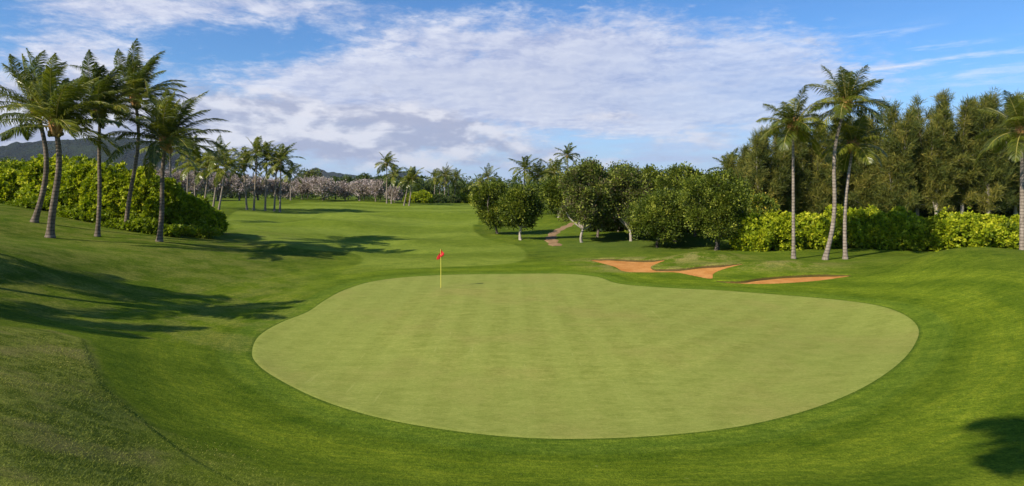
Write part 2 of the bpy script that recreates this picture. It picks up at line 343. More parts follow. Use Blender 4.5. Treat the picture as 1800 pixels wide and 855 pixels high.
def sheet(poly, name, mat, dz, nr=40, center=None, **kw):
    P = np.asarray(poly); c = P.mean(0) if center is None else np.array(center)
    t = np.linspace(0, 1, nr)[1:]**.8;  X = c[0]+t[:,None]*(P[:,0]-c[0]); Y = c[1]+t[:,None]*(P[:,1]-c[1])
    Z = H(X, Y) + dz(X, Y, t[:,None]*np.ones(len(P)))
    m_ = len(P); V = np.vstack([np.stack([X, Y, Z], -1).reshape(-1, 3), [[c[0], c[1], h1(*c)+dz(np.array([c[0]]), np.array([c[1]]), np.array([0.]))[0]]]])
    i = np.arange(nr-2)[:,None]*m_; j = np.arange(m_)[None]; j2 = (j+1) % m_
    q = np.stack([i+j, i+m_+j, i+m_+j2, i+j2], -1).reshape(-1, 4); jj = np.arange(m_)
    tr = np.stack([np.full(m_, len(V)-1), jj, (jj+1) % m_], -1)
    # make faces look upwards
    a, b_, c_ = V[tr[0]]
    if np.cross(b_-a, c_-a)[2] < 0: q = q[:, ::-1]; tr = tr[:, ::-1]
    rim = np.r_[(t[:,None]*np.ones(m_)).ravel(), 0]
    return obj(name, make_mesh(name, V, [q, tr], mat, {'rim': rim}, True), **kw)
sheet(GREEN, 'putting_green', M['green'], lambda X, Y, t: .014-.013*(t > .9999), 110, kind='structure')
def grid_sheet(P, name, mat, dzf, res, kw):
    x0, y0 = P.min(0)-.3; x1, y1 = P.max(0)+.3
    X, Y = np.meshgrid(np.arange(x0, x1, res), np.arange(y0, y1, res)); s = sdf(P, X, Y)
    Z = H(X, Y) + dzf(X, Y, s); n, m_ = X.shape
    idx = np.arange(n*m_).reshape(n, m_); q = np.stack([idx[:-1,:-1], idx[:-1,1:], idx[1:,1:], idx[1:,:-1]], -1).reshape(-1, 4)
    keep = (s.ravel()[q].min(1) < .12); q = q[keep]
    u, inv = np.unique(q, return_inverse=True); V = np.stack([X, Y, Z], -1).reshape(-1, 3)[u]
    return obj(name, make_mesh(name, V, inv.reshape(-1, 4), mat, None, True), **kw)
sandz = lambda X, Y, s: -.03 - .10*np.clip(np.gradient(s, axis=0)/np.gradient(Y, axis=0), 0, 1)*sm(s, -1.3, -.1) + .03*np.sin(X*2.1)*np.sin(Y*3.3)*.3 - .25*(s > .08)
grid_sheet(BUNK_A, 'sand_bunker', M['sand'], sandz, .09, dict(kind='structure', label='larger orange sand bunker split by a grassy tongue, behind the green'))
grid_sheet(BUNK_B, 'sand_bunker', M['sand'], sandz, .08, dict(kind='structure', label='smaller orange sand bunker nearest the right edge of the green'))
grid_sheet(BUNK_C, 'sand_bunker', M['palesand'], sandz, .3, dict(kind='structure', label='tiny pale sand bunker far off behind the left palms'))
pc = unproj([p[0] for p in PATH], [p[1] for p in PATH]); pcs = []
for k in range(len(pc)-1):
    for t in np.linspace(0, 1, 8, endpoint=False): pcs.append(pc[k]*(1-t)+pc[k+1]*t)
pcs = np.array(pcs+[pc[-1]]); pcs[1:-1] = (pcs[:-2]+pcs[1:-1]*2+pcs[2:])/4
tg = np.gradient(pcs, axis=0); tg /= np.linalg.norm(tg, axis=1)[:,None]; nn = np.stack([-tg[:,1], tg[:,0]], -1)
rp = np.random.RandomState(3); W = np.linspace(-1, 1, 9)
wd = .62 + .14*np.sin(np.arange(len(pcs))*.9)+.08*np.sin(np.arange(len(pcs))*2.3); X = pcs[:,0][:,None]+nn[:,0][:,None]*W*wd[:,None]; Y = pcs[:,1][:,None]+nn[:,1][:,None]*W*wd[:,None]
Z = H(X, Y)+.03-.06*(np.abs(W) > .99); idx = np.arange(X.size).reshape(X.shape)
q = np.stack([idx[:-1,:-1], idx[:-1,1:], idx[1:,1:], idx[1:,:-1]], -1).reshape(-1, 4)
obj('path', make_mesh('path', np.stack([X,Y,Z],-1).reshape(-1,3), q, M['dirt'], None, True), kind='structure')

# longer grass blades in the near left rough
rg = np.random.RandomState(11); N = 420000
a = rg.uniform(-1.05, .35, N); r = np.exp(rg.uniform(math.log(4.5), math.log(19), N)); x, y = r*np.sin(a), r*np.cos(a)
rsd_ = sdf(ROUGH, x, y); k = (rsd_ < np.where(r < 12, rg.normal(-.7, 1.0, N), 0)) & (y > 1); x, y, r = x[k], y[k], r[k]; N = len(x)
z = H(x, y)+.027; hh = rg.uniform(.008, .024, N)*(1+.5*np.sin(x*2.3)*np.sin(y*1.9)); w = .0015*r/6+.0014; ang = rg.uniform(0, 2*pi, N); lx, ly = rg.normal(.3,.7,N)*hh, rg.normal(.1,.7,N)*hh
dx, dy = np.cos(ang)*w, np.sin(ang)*w
V = np.stack([np.stack([x-dx,y-dy,z],-1), np.stack([x+dx,y+dy,z],-1), np.stack([x+lx,y+ly,z+hh],-1)], 1).reshape(-1,3)
cl = np.clip(.45+.25*np.sin(x*1.7+np.sin(y*1.3))*np.sin(y*1.1)+rg.normal(0,.2,N), 0, 1)
obj('rough_grass', make_mesh('rough_grass', V, np.arange(3*N).reshape(-1,3), M['tuft'], {'v': np.repeat(cl, 3)}), kind='stuff', label='longer uneven rough grass in the near left corner', cat='grass')

# ------------------------------------------------------------------ generators
def unit(v): return v/(np.linalg.norm(v, axis=-1, keepdims=True)+1e-9)
def tube(path, rad, ns=8, cap=True):
    path = np.asarray(path, float); rad = np.asarray(rad, float); t = unit(np.gradient(path, axis=0))
    ref = np.where(np.abs(t[:,2:3]) > .9, np.array([[1.,0,0]]), np.array([[0,0,1.]])); 
    ref[:] = ref[0]; a = unit(np.cross(t, ref)); b = np.cross(t, a)
    an = np.arange(ns)*2*pi/ns
    V = path[:,None]+rad[:,None,None]*(np.cos(an)[None,:,None]*a[:,None]+np.sin(an)[None,:,None]*b[:,None])
    n = len(path); i = np.arange(n-1)[:,None]*ns; j = np.arange(ns)[None]; j2 = (j+1) % ns
    q = np.stack([i+j, i+j2, i+ns+j2, i+ns+j], -1).reshape(-1, 4)
    return V.reshape(-1, 3), q
class Acc:
    def __init__(s): s.V = []; s.F = {}; s.A = []; s.n = 0
    def add(s, V, F, v=0.0):
        V = np.asarray(V); F = np.asarray(F); s.V.append(V); s.F.setdefault(F.shape[1], []).append(F+s.n); s.n += len(V)
        s.A.append(np.full(len(V), v) if np.isscalar(v) else np.asarray(v))
    def mesh(s, name, mat, smooth=False):
        return make_mesh(name, np.vstack(s.V), [np.vstack(f) for f in s.F.values()], mat, {'v': np.concatenate(s.A)}, smooth)
def leaves(acc, P, D, L, Wd, v, rng, fold=.25):
    """diamond leaves: base P, direction D, length L, width Wd"""
    n = len(P); D = unit(D); s = unit(np.cross(D, rng.normal(size=(n,3)))); up = np.cross(s, D)
    L = np.broadcast_to(L, (n,))[:,None]; Wd = np.broadcast_to(Wd, (n,))[:,None]
    mid = P+D*L*.5
    V = np.stack([P, mid+s*Wd*.5+up*Wd*fold, P+D*L, mid-s*Wd*.5+up*Wd*fold], 1).reshape(-1, 3)
    acc.add(V, np.arange(4*n).reshape(-1, 4), np.repeat(v, 4))

def frond(rng, L, az, el, wind, grav, nl=84, lw=.058, ll=.95, segs=14):
    acc = Acc(); d = np.array([cos(az)*cos(el), sin(az)*cos(el), sin(el)]); p = np.zeros(3); pts = [p.copy()]; ts = [d.copy()]
    for k in range(segs):
        t = (k+1)/segs; d = d + (np.array([0,0,-1.])*grav*(.2+t*1.7) + WIND*wind*.6*(.3+t))/segs; d /= np.linalg.norm(d)
        p = p+d*L/segs; pts.append(p.copy()); ts.append(d.copy())
    pts, ts = np.array(pts), np.array(ts); rad = np.linspace(.04, .006, len(pts))
    V, q = tube(pts, rad, 5); acc.add(V, q, rng.uniform(.9, 1))
    u = np.linspace(.14, .995, nl); f = u*segs; i0 = np.clip(f.astype(int), 0, segs-1); w = (f-i0)[:,None]
    P = pts[i0]*(1-w)+pts[i0+1]*w; T = unit(ts[i0]*(1-w)+ts[i0+1]*w)
    side = unit(np.cross(T, np.array([0,0,1.])+rng.normal(size=3)*.15)); nrm = np.cross(side, T)
    base_v = rng.uniform(.15, .6)
    for sg in (1, -1):
        len_ = ll*np.clip(np.sin(pi*np.clip(u*.93+.09,0,1))**.6, .12, 1)*rng.uniform(.85,1.1,nl)
        fw = .45+.75*u[:,None]; D = unit(sg*side+T*fw+nrm*.25+rng.normal(size=(nl,3))*.09)
        dr = np.array([0,0,-1.])*(.5+rng.uniform(0,.45,(nl,1)))+WIND*wind*.7
        a = P; D1 = unit(D+dr*.35); b = a+D1*(len_*.5)[:,None]; D2 = unit(D+dr*1.25); c = b+D2*(len_*.5)[:,None]
        wv = unit(np.cross(D1, nrm+rng.normal(size=(nl,3))*.35))*lw*.5
        V = np.stack([a-wv*.5, a+wv*.5, b-wv, b+wv, c-wv*.12, c+wv*.12], 1).reshape(-1,3); k = np.arange(nl)[:,None]*6
        q = np.vstack([k+np.array([0,1,3,2]), k+np.array([2,3,5,4])])
        acc.add(V, q, np.repeat(np.clip(base_v+rng.normal(0,.1,nl), 0, .86), 6))
    return acc
def palm_trunk(base, top, r0, r1, bend, rng, ns=12, n=60):
    base, top = np.array(base, float), np.array(top, float); t = np.linspace(0, 1, n)[:,None]
    p = base*(1-t)+top*t; p[:,:2] += (np.sin(pi*t)*np.array(bend[0])+np.sin(2*pi*t)*np.array(bend[1]))
    t = t[:,0]; rad = r0*(1-t)+r1*t + r0*.55*np.exp(-t*24); rad = rad*(1+.035*(np.arange(n) % 2)) ; p[0,2] -= .25
    return p, rad
def palm(name, base, crown, label, group, seed, nf=24, L=4.3, wind=.55, r0=.17, bend=((0,0),(0,0)), near=True, up=.55, boot=True, cat='palm tree', extra=None, span=105, tm='ptrunk', nl=74, lw=.052):
    rng = np.random.RandomState(seed); base = np.array(base, float); rel = np.array(crown, float)-base
    root = obj(name, None, loc=base, label=label, cat=cat, group=group)
    p, rad = palm_trunk((0,0,0), rel, r0, r0*.62, bend, rng, 12 if near else 7, 90 if near else 16)
    V, q = tube(p, rad, 12 if near else 7); obj('trunk', make_mesh('trunk', V, q, M[tm], None, True), root)
    specs = []
    for k in range(nf):
        az = k*2.39996+rng.uniform(-.25,.25); f = (k+.5)/nf; el = radians(84-(f**(.62+up))*span+rng.uniform(-8,8))
        specs.append((az, el, L*rng.uniform(.82,1.08)*(.8 if k < 2 else 1), wind*rng.uniform(.6,1.3), .55+.8*f))
    specs += extra or []
    if near:
        for az, el, l, w, g in specs:
            a = frond(rng, l, az, el, w, g, nl=nl, lw=lw); obj('frond', a.mesh('frond', M['palm']), root, loc=rel)
    else:
        A = Acc()
        for az, el, l, w, g in specs:
            a = frond(rng, l, az, el, w, g, nl=22, lw=.13, ll=.95, segs=7)
            off = A.n
            for V_, at_ in zip(a.V, a.A): A.V.append(V_+rel); A.A.append(at_)
            for kk, fl in a.F.items(): A.F.setdefault(kk, []).extend([f+off for f in fl])
            A.n += a.n
        obj('crown', A.mesh('crown', M['palm']), root)
    if boot:
        A = Acc()
        for k in range(16 if near else 6):
            az = k*2.4; rr_ = .10+.09*rng.rand(); zz = -.55+.7*k/16.
            st = rel+np.array([cos(az)*rr_*.7, sin(az)*rr_*.7, zz]); pts = [st, st+np.array([cos(az)*.12, sin(az)*.12, .22]), st+np.array([cos(az)*.28, sin(az)*.28, .5+.15*rng.rand()])]
            V, q = tube(pts, [.13,.11,.03], 5); A.add(V, q)
        obj('leaf_base', A.mesh('leaf_base', M['boot'], True), root)
    if near:
        A = Acc()
        for k in range(6):
            az = rng.uniform(0,2*pi); c = rel+np.array([cos(az)*.3, sin(az)*.3, -.28-.2*rng.rand()]); th_ = np.linspace(.05,pi-.05,7)
            V, q = tube(np.stack([np.zeros(7),np.zeros(7),np.cos(th_)*.13],-1)+c, np.sin(th_)*.10, 8); obj('coconut', make_mesh('coconut', V, q, M['nut'], None, True), root)
    return root
def limbs(acc, start, targets, r0, rng, ns=6):
    for t in targets:
        t = np.array(t); s = np.array(start); n = 8; u = np.linspace(0,1,n)[:,None]
        p = s*(1-u)+t*u + np.sin(pi*u)*rng.normal(size=3)*.12*np.linalg.norm(t-s) ; V, q = tube(p, np.linspace(r0, r0*.18, n), ns); acc.add(V, q)
def lobes_for(rng, w, d, z0, z1, n, lean=(0,0)):
    out = []; h = z1-z0
    for k in range(n):
        f = (k+.5)/n; zc = z0+h*(.22+.62*f); prof = math.sin(pi*min(1,(.18+.72*f)))**.7
        az = k*2.4+rng.uniform(-.4,.4); rd = rng.uniform(.30,.74)*prof
        r_ = rng.uniform(.28,.48)*(.6+.4*prof)
        out.append((np.array([cos(az)*rd*w+lean[0]*f, sin(az)*rd*d+lean[1]*f, zc]), np.array([r_*w, r_*d, min(h*.27, r_*w*.85)*rng.uniform(.85,1.15)])))
    return out
def clumpy(acc, rng, lobes, n_clump, n_leaf, cr, ls, zmin, vm=(.15,.8), down=.0):
    vol = np.array([l[1][0]*l[1][2] for l in lobes]); idx = rng.choice(len(lobes), n_clump, p=vol/vol.sum())
    dirs = unit(rng.normal(size=(n_clump,3))); rad = rng.uniform(.35,1.08,n_clump)**.6
    C = np.array([lobes[i][0] for i in idx]); S = np.array([lobes[i][1] for i in idx]); P = C+dirs*S*rad[:,None]
    out = unit(dirs*1.0+np.array([0,0,.35])); keep = P[:,2] > zmin; P, out, m = P[keep], out[keep], keep.sum()
    cv = rng.uniform(vm[0], vm[1], m); sz = cr*rng.uniform(.6,1.35,m)
    off = rng.normal(size=(m,n_leaf,3))*.40*sz[:,None,None]; Q = (P[:,None]+off).reshape(-1,3)
    D = unit(off+out[:,None]*sz[:,None,None]*.8+rng.normal(size=off.shape)*.25*cr).reshape(-1,3)+np.array([0,0,-down])
    v = np.clip(np.repeat(cv, n_leaf)+rng.normal(0,.13,m*n_leaf), 0, 1)
    leaves(acc, Q, D, ls*rng.uniform(.7,1.3,len(Q)), ls*.62*rng.uniform(.8,1.2,len(Q)), v, rng)
def tree(name, base, w, z0, z1, label, group, seed, mat='grove', bark='bark', d=None, tr=.14, n_clump=430, n_leaf=16, cr=.38, ls=.2, nl=9, cat='tree', lean=(0,0), multi=1, vm=(.1,.75)):
    rng = np.random.RandomState(seed); root = obj(name, None, loc=base, label=label, cat=cat, group=group); d = d or w
    lb = lobes_for(rng, w, d, z0, z1, nl, lean); A = Acc()
    for m_ in range(multi):
        o = rng.normal(size=2)*.12*(multi > 1); fork = np.array([o[0]*3+lean[0]*.15+rng.normal()*.12, o[1]*3+rng.normal()*.1, z0+.12*(z1-z0)]); u = np.linspace(0,1,10)[:,None]
        p = np.array([o[0],o[1],-.2])*(1-u)+fork*u + np.sin(pi*u)*np.array([rng.normal()*.1, rng.normal()*.1, 0])
        V, q = tube(p, tr*(1-.3*u[:,0])+tr*.7*np.exp(-u[:,0]*12), 9); A.add(V, q)
        limbs(A, fork, [l[0] for l in lb][m_::multi], tr*.6, rng)
    obj('trunk', A.mesh('trunk', M[bark], True), root)
    A = Acc(); clumpy(A, rng, lb, n_clump, n_leaf, cr, ls, z0*.85, vm=vm)
    obj('crown', A.mesh('crown', M[mat]), root); return root
def ironwood(name, base, w, z1, label, group, seed, n_br=120, lean=0, z0=2.0, n_need=11, dens=1.0):
    rng = np.random.RandomState(seed); root = obj(name, None, loc=base, label=label, cat='tree', group=group)
    n = 24; u = np.linspace(0,1,n)[:,None]; ph = rng.uniform(0,6)
    p = np.concatenate([lean*u**1.3+.25*np.sin(u*4+ph)*u, .2*np.cos(u*3+ph)*u, u*z1*.97-.2*(1-u)], 1)
    A = Acc(); V, q = tube(p, .17*(1-u[:,0])**.8+.02, 8); A.add(V, q); B_ = Acc(); L_ = [(p, w*.50, z0)]
    for k in range(5):
        az = k*1.257+rng.uniform(-.4,.4); i0 = int(n*rng.uniform(.16,.5)); s0 = p[i0]; ht = z1*rng.uniform(.60,1.03); rd = w*rng.uniform(.35,.75)
        uu = np.linspace(0,1,14)[:,None]; e = np.array([s0[0]+cos(az)*rd, s0[1]+sin(az)*rd, ht]); pp = s0*(1-uu)+e*uu; pp[:,0] += cos(az)*rd*.25*np.sin(pi*uu[:,0]); pp[:,2] -= .4*np.sin(pi*uu[:,0])
        V, q = tube(pp, .085*(1-uu[:,0])**.8+.012, 6); A.add(V, q); L_.append((pp, w*rng.uniform(.26,.46), s0[2]+.2))
    for pi_, (pp, ww, zb) in enumerate(L_):
        nb = int(n_br*(.34 if pi_ == 0 else .19)); top = pp[-1,2]+.15
        for k in range(nb):
            f = (k+.5)/nb; zz = zb+(top-zb)*f**1.1; j_ = np.clip(np.searchsorted(pp[:,2], zz), 1, len(pp)-1); tt = np.clip((zz-pp[j_-1,2])/(pp[j_,2]-pp[j_-1,2]+1e-9), 0, 1.2); s0 = pp[j_-1]*(1-tt)+pp[j_]*tt
            az = k*2.4+rng.uniform(-.6,.6); ln = ww*((1-f)**.6*.95+.14)*rng.uniform(.35,1.55); el = radians(28+38*f+rng.uniform(-15,15)); m_ = 5; uu = np.linspace(0,1,m_)[:,None]
            e = s0+np.array([cos(az)*cos(el), sin(az)*cos(el), sin(el)])*ln; qq = s0*(1-uu)+e*uu
            V, q = tube(qq, np.linspace(.03,.006,m_), 4); A.add(V, q)
            nt_ = max(4, int(ln*12*dens)+3); t = rng.uniform(.15,1.08,nt_)[:,None]; C = s0*(1-t)+e*t+rng.normal(size=(nt_,3))*np.array([.16,.16,.18])
            cv = rng.uniform(.0,.9)*.65+rng.uniform(0,.4,nt_); Q = (C[:,None]+rng.normal(size=(nt_,n_need,3))*np.array([.10,.10,.12])).reshape(-1,3)
            D = unit(np.array([cos(az)*.4, sin(az)*.4, .55])+rng.normal(size=(nt_,n_need,3))*np.array([.45,.45,.6])).reshape(-1,3)
            leaves(B_, Q, D, rng.uniform(.3,.8,len(Q)), rng.uniform(.028,.055,len(Q)), np.clip(np.repeat(cv,n_need)+rng.normal(0,.12,len(Q)),0,1), rng, 0)
    obj('trunk', A.mesh('trunk', M['palebark'] , True), root); obj('crown', B_.mesh('crown', M['iron']), root); return root
def shrub(name, base, w, d, h, label, group, seed, mat='shrub', ls=.15, n_ros=1500, cat='shrub', vm=(.1,.95), leafn=8, flat=False):
    rng = np.random.RandomState(seed); A = Acc()
    lb = [(np.array([0,0,h*.30]), np.array([w*.86, d*.86, h*.62]))]
    for k in range(11):
        az = rng.uniform(0,2*pi); rd = rng.uniform(.3,.72); lb.append((np.array([cos(az)*rd*w, sin(az)*rd*d, rng.uniform(.28,.72)*h*(1.12-rd*.6)]), np.array([rng.uniform(.28,.42)*w, rng.uniform(.3,.45)*d, rng.uniform(.24,.34)*h])))
    vol = np.array([l[1][0]*l[1][2] for l in lb]); vol[0] *= .5; idx = rng.choice(len(lb), n_ros*2, p=vol/vol.sum()); dr = unit(rng.normal(size=(n_ros*2,3)))
    C = np.array([lb[i][0] for i in idx]); S = np.array([lb[i][1] for i in idx]); P = C+dr*S*rng.uniform(.88,1.04,(n_ros*2,1)); nr = unit(dr/S)
    bury = np.zeros(len(P), int)
    for c, s in lb: bury += (((P-c)/s)**2).sum(1) < .72
    k = (P[:,2] > .02) & (bury == 0) & (nr[:,2] > -.55); P, nr = P[k][:n_ros], nr[k][:n_ros]; m_ = len(P)
    nz = .5+.5*np.sin(P[:,0]*1.9+seed)*np.sin(P[:,1]*2.3+seed*2)*np.sin(P[:,2]*2.7)
    nz2_ = .5+.5*np.sin(P[:,0]*4.6+seed*3)*np.sin(P[:,1]*5.1)*np.sin(P[:,2]*5.7+seed); P = P+nr*(nz[:,None]-.5)*.8+nr*(nz2_[:,None]-.5)*.5
    ax = unit(nr+np.array([0,0,.45])+rng.normal(size=(m_,3))*.3); cv = np.clip(vm[0]+(vm[1]-vm[0])*rng.uniform(0,1,m_), 0, 1)
    D = unit(ax[:,None]*.75+rng.normal(size=(m_,leafn,3))*.75).reshape(-1,3); Q = np.repeat(P, leafn, 0)+rng.normal(size=(m_*leafn,3))*.03
    v = np.clip(np.repeat(cv, leafn)+rng.normal(0,.10,m_*leafn), 0, 1)
    leaves(A, Q, D, ls*rng.uniform(.8,1.35,len(Q)), ls*.6, v, rng, .12)
    # inner foliage
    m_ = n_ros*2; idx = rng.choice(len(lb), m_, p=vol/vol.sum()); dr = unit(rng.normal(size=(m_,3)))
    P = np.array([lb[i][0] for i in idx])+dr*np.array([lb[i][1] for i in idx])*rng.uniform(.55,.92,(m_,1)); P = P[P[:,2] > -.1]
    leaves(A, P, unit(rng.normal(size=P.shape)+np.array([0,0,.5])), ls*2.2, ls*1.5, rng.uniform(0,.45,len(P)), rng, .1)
    return obj(name, A.mesh(name, M[mat]), loc=base, label=label, cat=cat, group=group)

def at(px, py, ymin=4): x, y = unproj([px], [py], ymin)[0]; return np.array([x, y, h1(x, y)])
def atY(px, Y): x = (px-900)/F*Y; return np.array([x, Y, h1(x, Y)])
def top_z(py, Y): return CAMZ-(py-HY)/F*Y
def pxm(w, Y): return w/F*Y

# ------------------------------------------------------------------ palms
def near_palm(pb, cr, label, group, seed, Y=None, dY=0, **kw):
    b = at(*pb, ymin=24) if Y is None else atY(pb[0], Y)
    Yc = b[1]+dY; c = np.array([(cr[0]-900)/F*Yc, Yc, top_z(cr[1], Yc)]); return palm('palm_tree', b, c, label, group, seed, **kw)
GL = 'wind-blown coconut palms on the left bank'
near_palm((60,391), (63,190), 'leftmost palm of the left bank, curved trunk, in front of the hedge', GL, 1, tm='dtrunk', wind=1.0, bend=((.75,0),(0,0)), nf=23, L=4.3, span=92, nl=88, lw=.049)
near_palm((88,418), (98,224), 'second palm from the left on the bank, swollen brown foot nearest the slope edge', GL, 2, tm='dtrunk', dY=-.5, wind=.85, span=80, r0=.19, bend=((.25,0),(-.1,0)), nl=88, lw=.049, nf=22, L=4.5,
          extra=[(radians(175),radians(30),4.2,.1,1.0),(radians(185),radians(12),3.2,.1,1.1),(radians(0),radians(20),4.0,0,.7)])
near_palm((171,416), (176,200), 'middle palm of the left bank, straight dark slim trunk', GL, 3, tm='dtrunk', wind=1.0, span=80, r0=.13, nl=88, lw=.049, nf=24, L=3.9, bend=((.05,0),(.05,0)))
near_palm((221,405), (238,178), 'tallest palm of the left bank, crown highest, kinked pale foot against the hedge', GL, 4, tm='dtrunk', wind=.95, span=85, r0=.15, nl=88, lw=.049, nf=23, L=4.5, bend=((.35,0),(-.15,0)))
near_palm((280,425), (291,252), 'rightmost and lowest palm of the left bank, wide drooping crown, dark trunk', GL, 5, tm='dtrunk', wind=.75, span=85, r0=.16, nl=88, lw=.049, nf=24, L=4.5, bend=((-.02,0),(.06,0)),
          extra=[(radians(170),radians(42),4.4,.0,.8),(radians(182),radians(25),4.4,.0,.8),(radians(20),radians(30),4.2,.1,.7)])
GR = 'tall coconut palms between bunkers and bright hedge'
near_palm((1395,455), (1394,222), 'leftmost palm at the right, straight pale trunk, behind the bunkers', GR, 11, nl=60, lw=.042, wind=.12, r0=.115, nf=22, L=2.8, up=.25)
near_palm((1450,457), (1488,184), 'tallest palm at the right, leaning trunk with crown highest against the sky', GR, 12, nl=60, lw=.042, wind=.12, r0=.14, nf=26, L=3.15, bend=((-.1,0),(.28,0)), up=.3)
near_palm((1486,456), (1500,256), 'shorter leaning palm right beside the tallest one, crown beneath its crown', GR, 13, nl=60, lw=.042, dY=1.5, wind=.15, r0=.125, nf=20, L=2.6, bend=((-.25,0),(0,0)), up=.3)
near_palm((1797,452), (1797,232), 'palm at the far right edge with yellowish low fronds, behind the mound', GR, 14, nl=60, lw=.042, Y=40, wind=.1, r0=.16, nf=24, L=3.2, up=.4)
# palms outside the frame, seen only through their shadows
def shade_palm(px, py, h, label, seed, L=4.2, wind=.5, dx=0, nf=20):
    s = at(px, py, 17 if px < 900 else 4); k = h/tan(SUN_EL); c = np.array([s[0]-SUN_AZ[0]*k, s[1]-SUN_AZ[1]*k, s[2]+h]); b = np.array([c[0]+dx, c[1]-.3, 0]); b[2] = h1(b[0], b[1])
    return palm('palm_tree', b, c, label, 'palms outside the left edge of the photo', seed, nf=nf, L=L, wind=wind, nl=60, lw=.07)
shade_palm(50, 476, 9.5, 'palm outside the left edge whose shadow lies highest on the near bank', 21, L=3.0, nf=13)
shade_palm(275, 541, 9.0, 'palm outside the left edge whose forked shadow reaches furthest right', 22, L=3.9, nf=12)
shade_palm(-130, 557, 8.0, 'palm outside the left edge whose shadow lies lowest beside the rough', 23, L=3.0, nf=13)
shade_palm(1930, 785, 15.5, 'tall palm behind the camera whose shadow darkens the lower right corner', 24, L=2.2, wind=.2, nf=22)

FP = [ # base px, Y, crown px, crown py, label
 (300,70,299,262,'thin palm standing behind the hedge, just right of the low palm of the left bank'),
 (329,96,331,266,'palm with a high crown behind the right end of the hedge'),
 (343,94,342,290,'palm with yellow-green arching fronds behind the right end of the hedge'),
 (358,92,367,297,'leaning palm with a curved foot near the end of the hedge'),
 (374,90,386,280,'dark-trunked palm leaning right, beside the end of the hedge'),
 (384,88,397,296,'pale leaning palm nearest the end of the hedge'),
 (434,98,428,290,'palm leaning left, leftmost of the five on the open fairway'),
 (446,97,452,271,'straight palm, second of the five on the open fairway'),
 (466,98,469,279,'straight slim palm in the middle of the five on the fairway'),
 (482,98,486,296,'short palm, fourth of the five on the open fairway'),
 (492,96,494,283,'dense dark-crowned palm, rightmost of the five on the open fairway'),
 (511,130,511,306,'small far palm right of the fairway palms, before pink trees'),
 (680,134,680,288,'tallest lone palm in the middle distance beside the pink trees'),
 (688,133,692,309,'lower palm beside the tallest palm at the pink trees'),
 (710,128,719,318,'palm leaning right on the fairway left of the yellow-green bush'),
 (719,127,726,314,'palm immediately left of the yellow-green bush'),
 (763,175,765,314,'leftmost far palm of the cluster over the yellow-green bush'),
 (773,178,773,317,'short far palm between the left two of the distant cluster'),
 (781,170,783,309,'tallest far palm of the distant cluster in the middle'),
 (788,176,788,318,'low far palm just right of the tallest of the distant cluster'),
 (797,178,802,314,'rightmost far palm of the distant cluster in the middle'),
 (843,150,843,326,'low dark palm just left of the first grove tree top'),
 (857,150,858,313,'palm rising above the leftmost round grove tree'),
 (920,105,922,298,'broad-crowned palm rising behind the second grove tree'),
 (944,108,945,308,'dark palm right of the broad-crowned palm behind the grove'),
 (960,112,962,312,'half-hidden palm among the palms behind the grove'),
 (973,104,974,304,'palm above the small trees at the top of the dirt path'),
 (998,125,997,274,'tall lone palm standing clear above the grove against the sky'),
 (1004,112,1006,312,'low palm tucked behind the tallest grove tree'),
 (1282,82,1282,300,'palm with upright fronds between grove and ironwoods')]
for k, (bx, Y, cx, cy, lab) in enumerate(FP):
    b = atY(bx, Y); c = np.array([(cx-900)/F*Y, Y, top_z(cy, Y)])
    L = 3.7 if bx < 520 else (4.0 if Y > 140 else 3.4)
    palm('palm_tree', b, c, lab, 'palms in the distance', 40+k, nf=18, L=L, wind=.55 if bx < 760 else .25, r0=.15, near=False, up=.35, boot=(k % 3 == 0))

# ------------------------------------------------------------------ grove
GV = 'rounded trees of the grove'
GT = [ # base px, base py or Y, crown cx, half width px, bottom, top, mat, clumps, label
 ('p',874,411,866,38,404,315,'grove',520,'leftmost round green tree of the grove, standing apart on the fairway edge'),
 ('p',915,422,917,33,408,326,'grove',480,'small round tree with pale leaning trunk, second from left, beside the dirt path'),
 ('p',1023,426,1036,40,412,283,'groveb',640,'tall brown-tinged tree with pale flared trunk right of the dirt path'),
 ('Y',1050,62,1062,34,412,300,'groveb',480,'brownish tree just behind the tall one by the dirt path'),
 ('p',1109,424,1100,40,412,289,'groveb',620,'brown-mottled tree in the middle of the grove, thin pale trunk'),
 ('p',1157,435,1164,47,424,330,'grove',640,'low bright green tree with dark trunk in front of the grove'),
 ('Y',1186,57,1190,40,418,286,'grove',560,'tall leafy tree right behind the low bright green tree'),
 ('p',1259,440,1258,50,426,303,'grove',720,'broad tree at the right end of the grove, trunk beside the bright hedge'),
 ('Y',1140,64,1133,36,412,287,'grove',480,'tall green tree behind the middle of the grove'),
 ('Y',1085,68,1082,34,405,290,'grove',420,'green tree at the back of the grove, left of the middle'),
 ('Y',1222,63,1226,38,412,298,'grove',480,'green tree at the back of the grove, near its right end'),
 ('Y',1290,60,1296,34,418,318,'grove',480,'tree filling the gap between grove and bright hedge'),
 ('Y',1200,74,1180,46,410,306,'grove',420,'hindmost dark tree behind the right half of the grove'),
 ('p',981,383,979,24,372,310,'grove',330,'small round tree with pale trunk at the top of the dirt path'),
 ('p',971,374,962,22,366,322,'grove',260,'smaller tree left behind the one at the top of the path'),
 ('p',999,374,1003,22,366,315,'grove',260,'small tree right behind the one at the top of the path')]
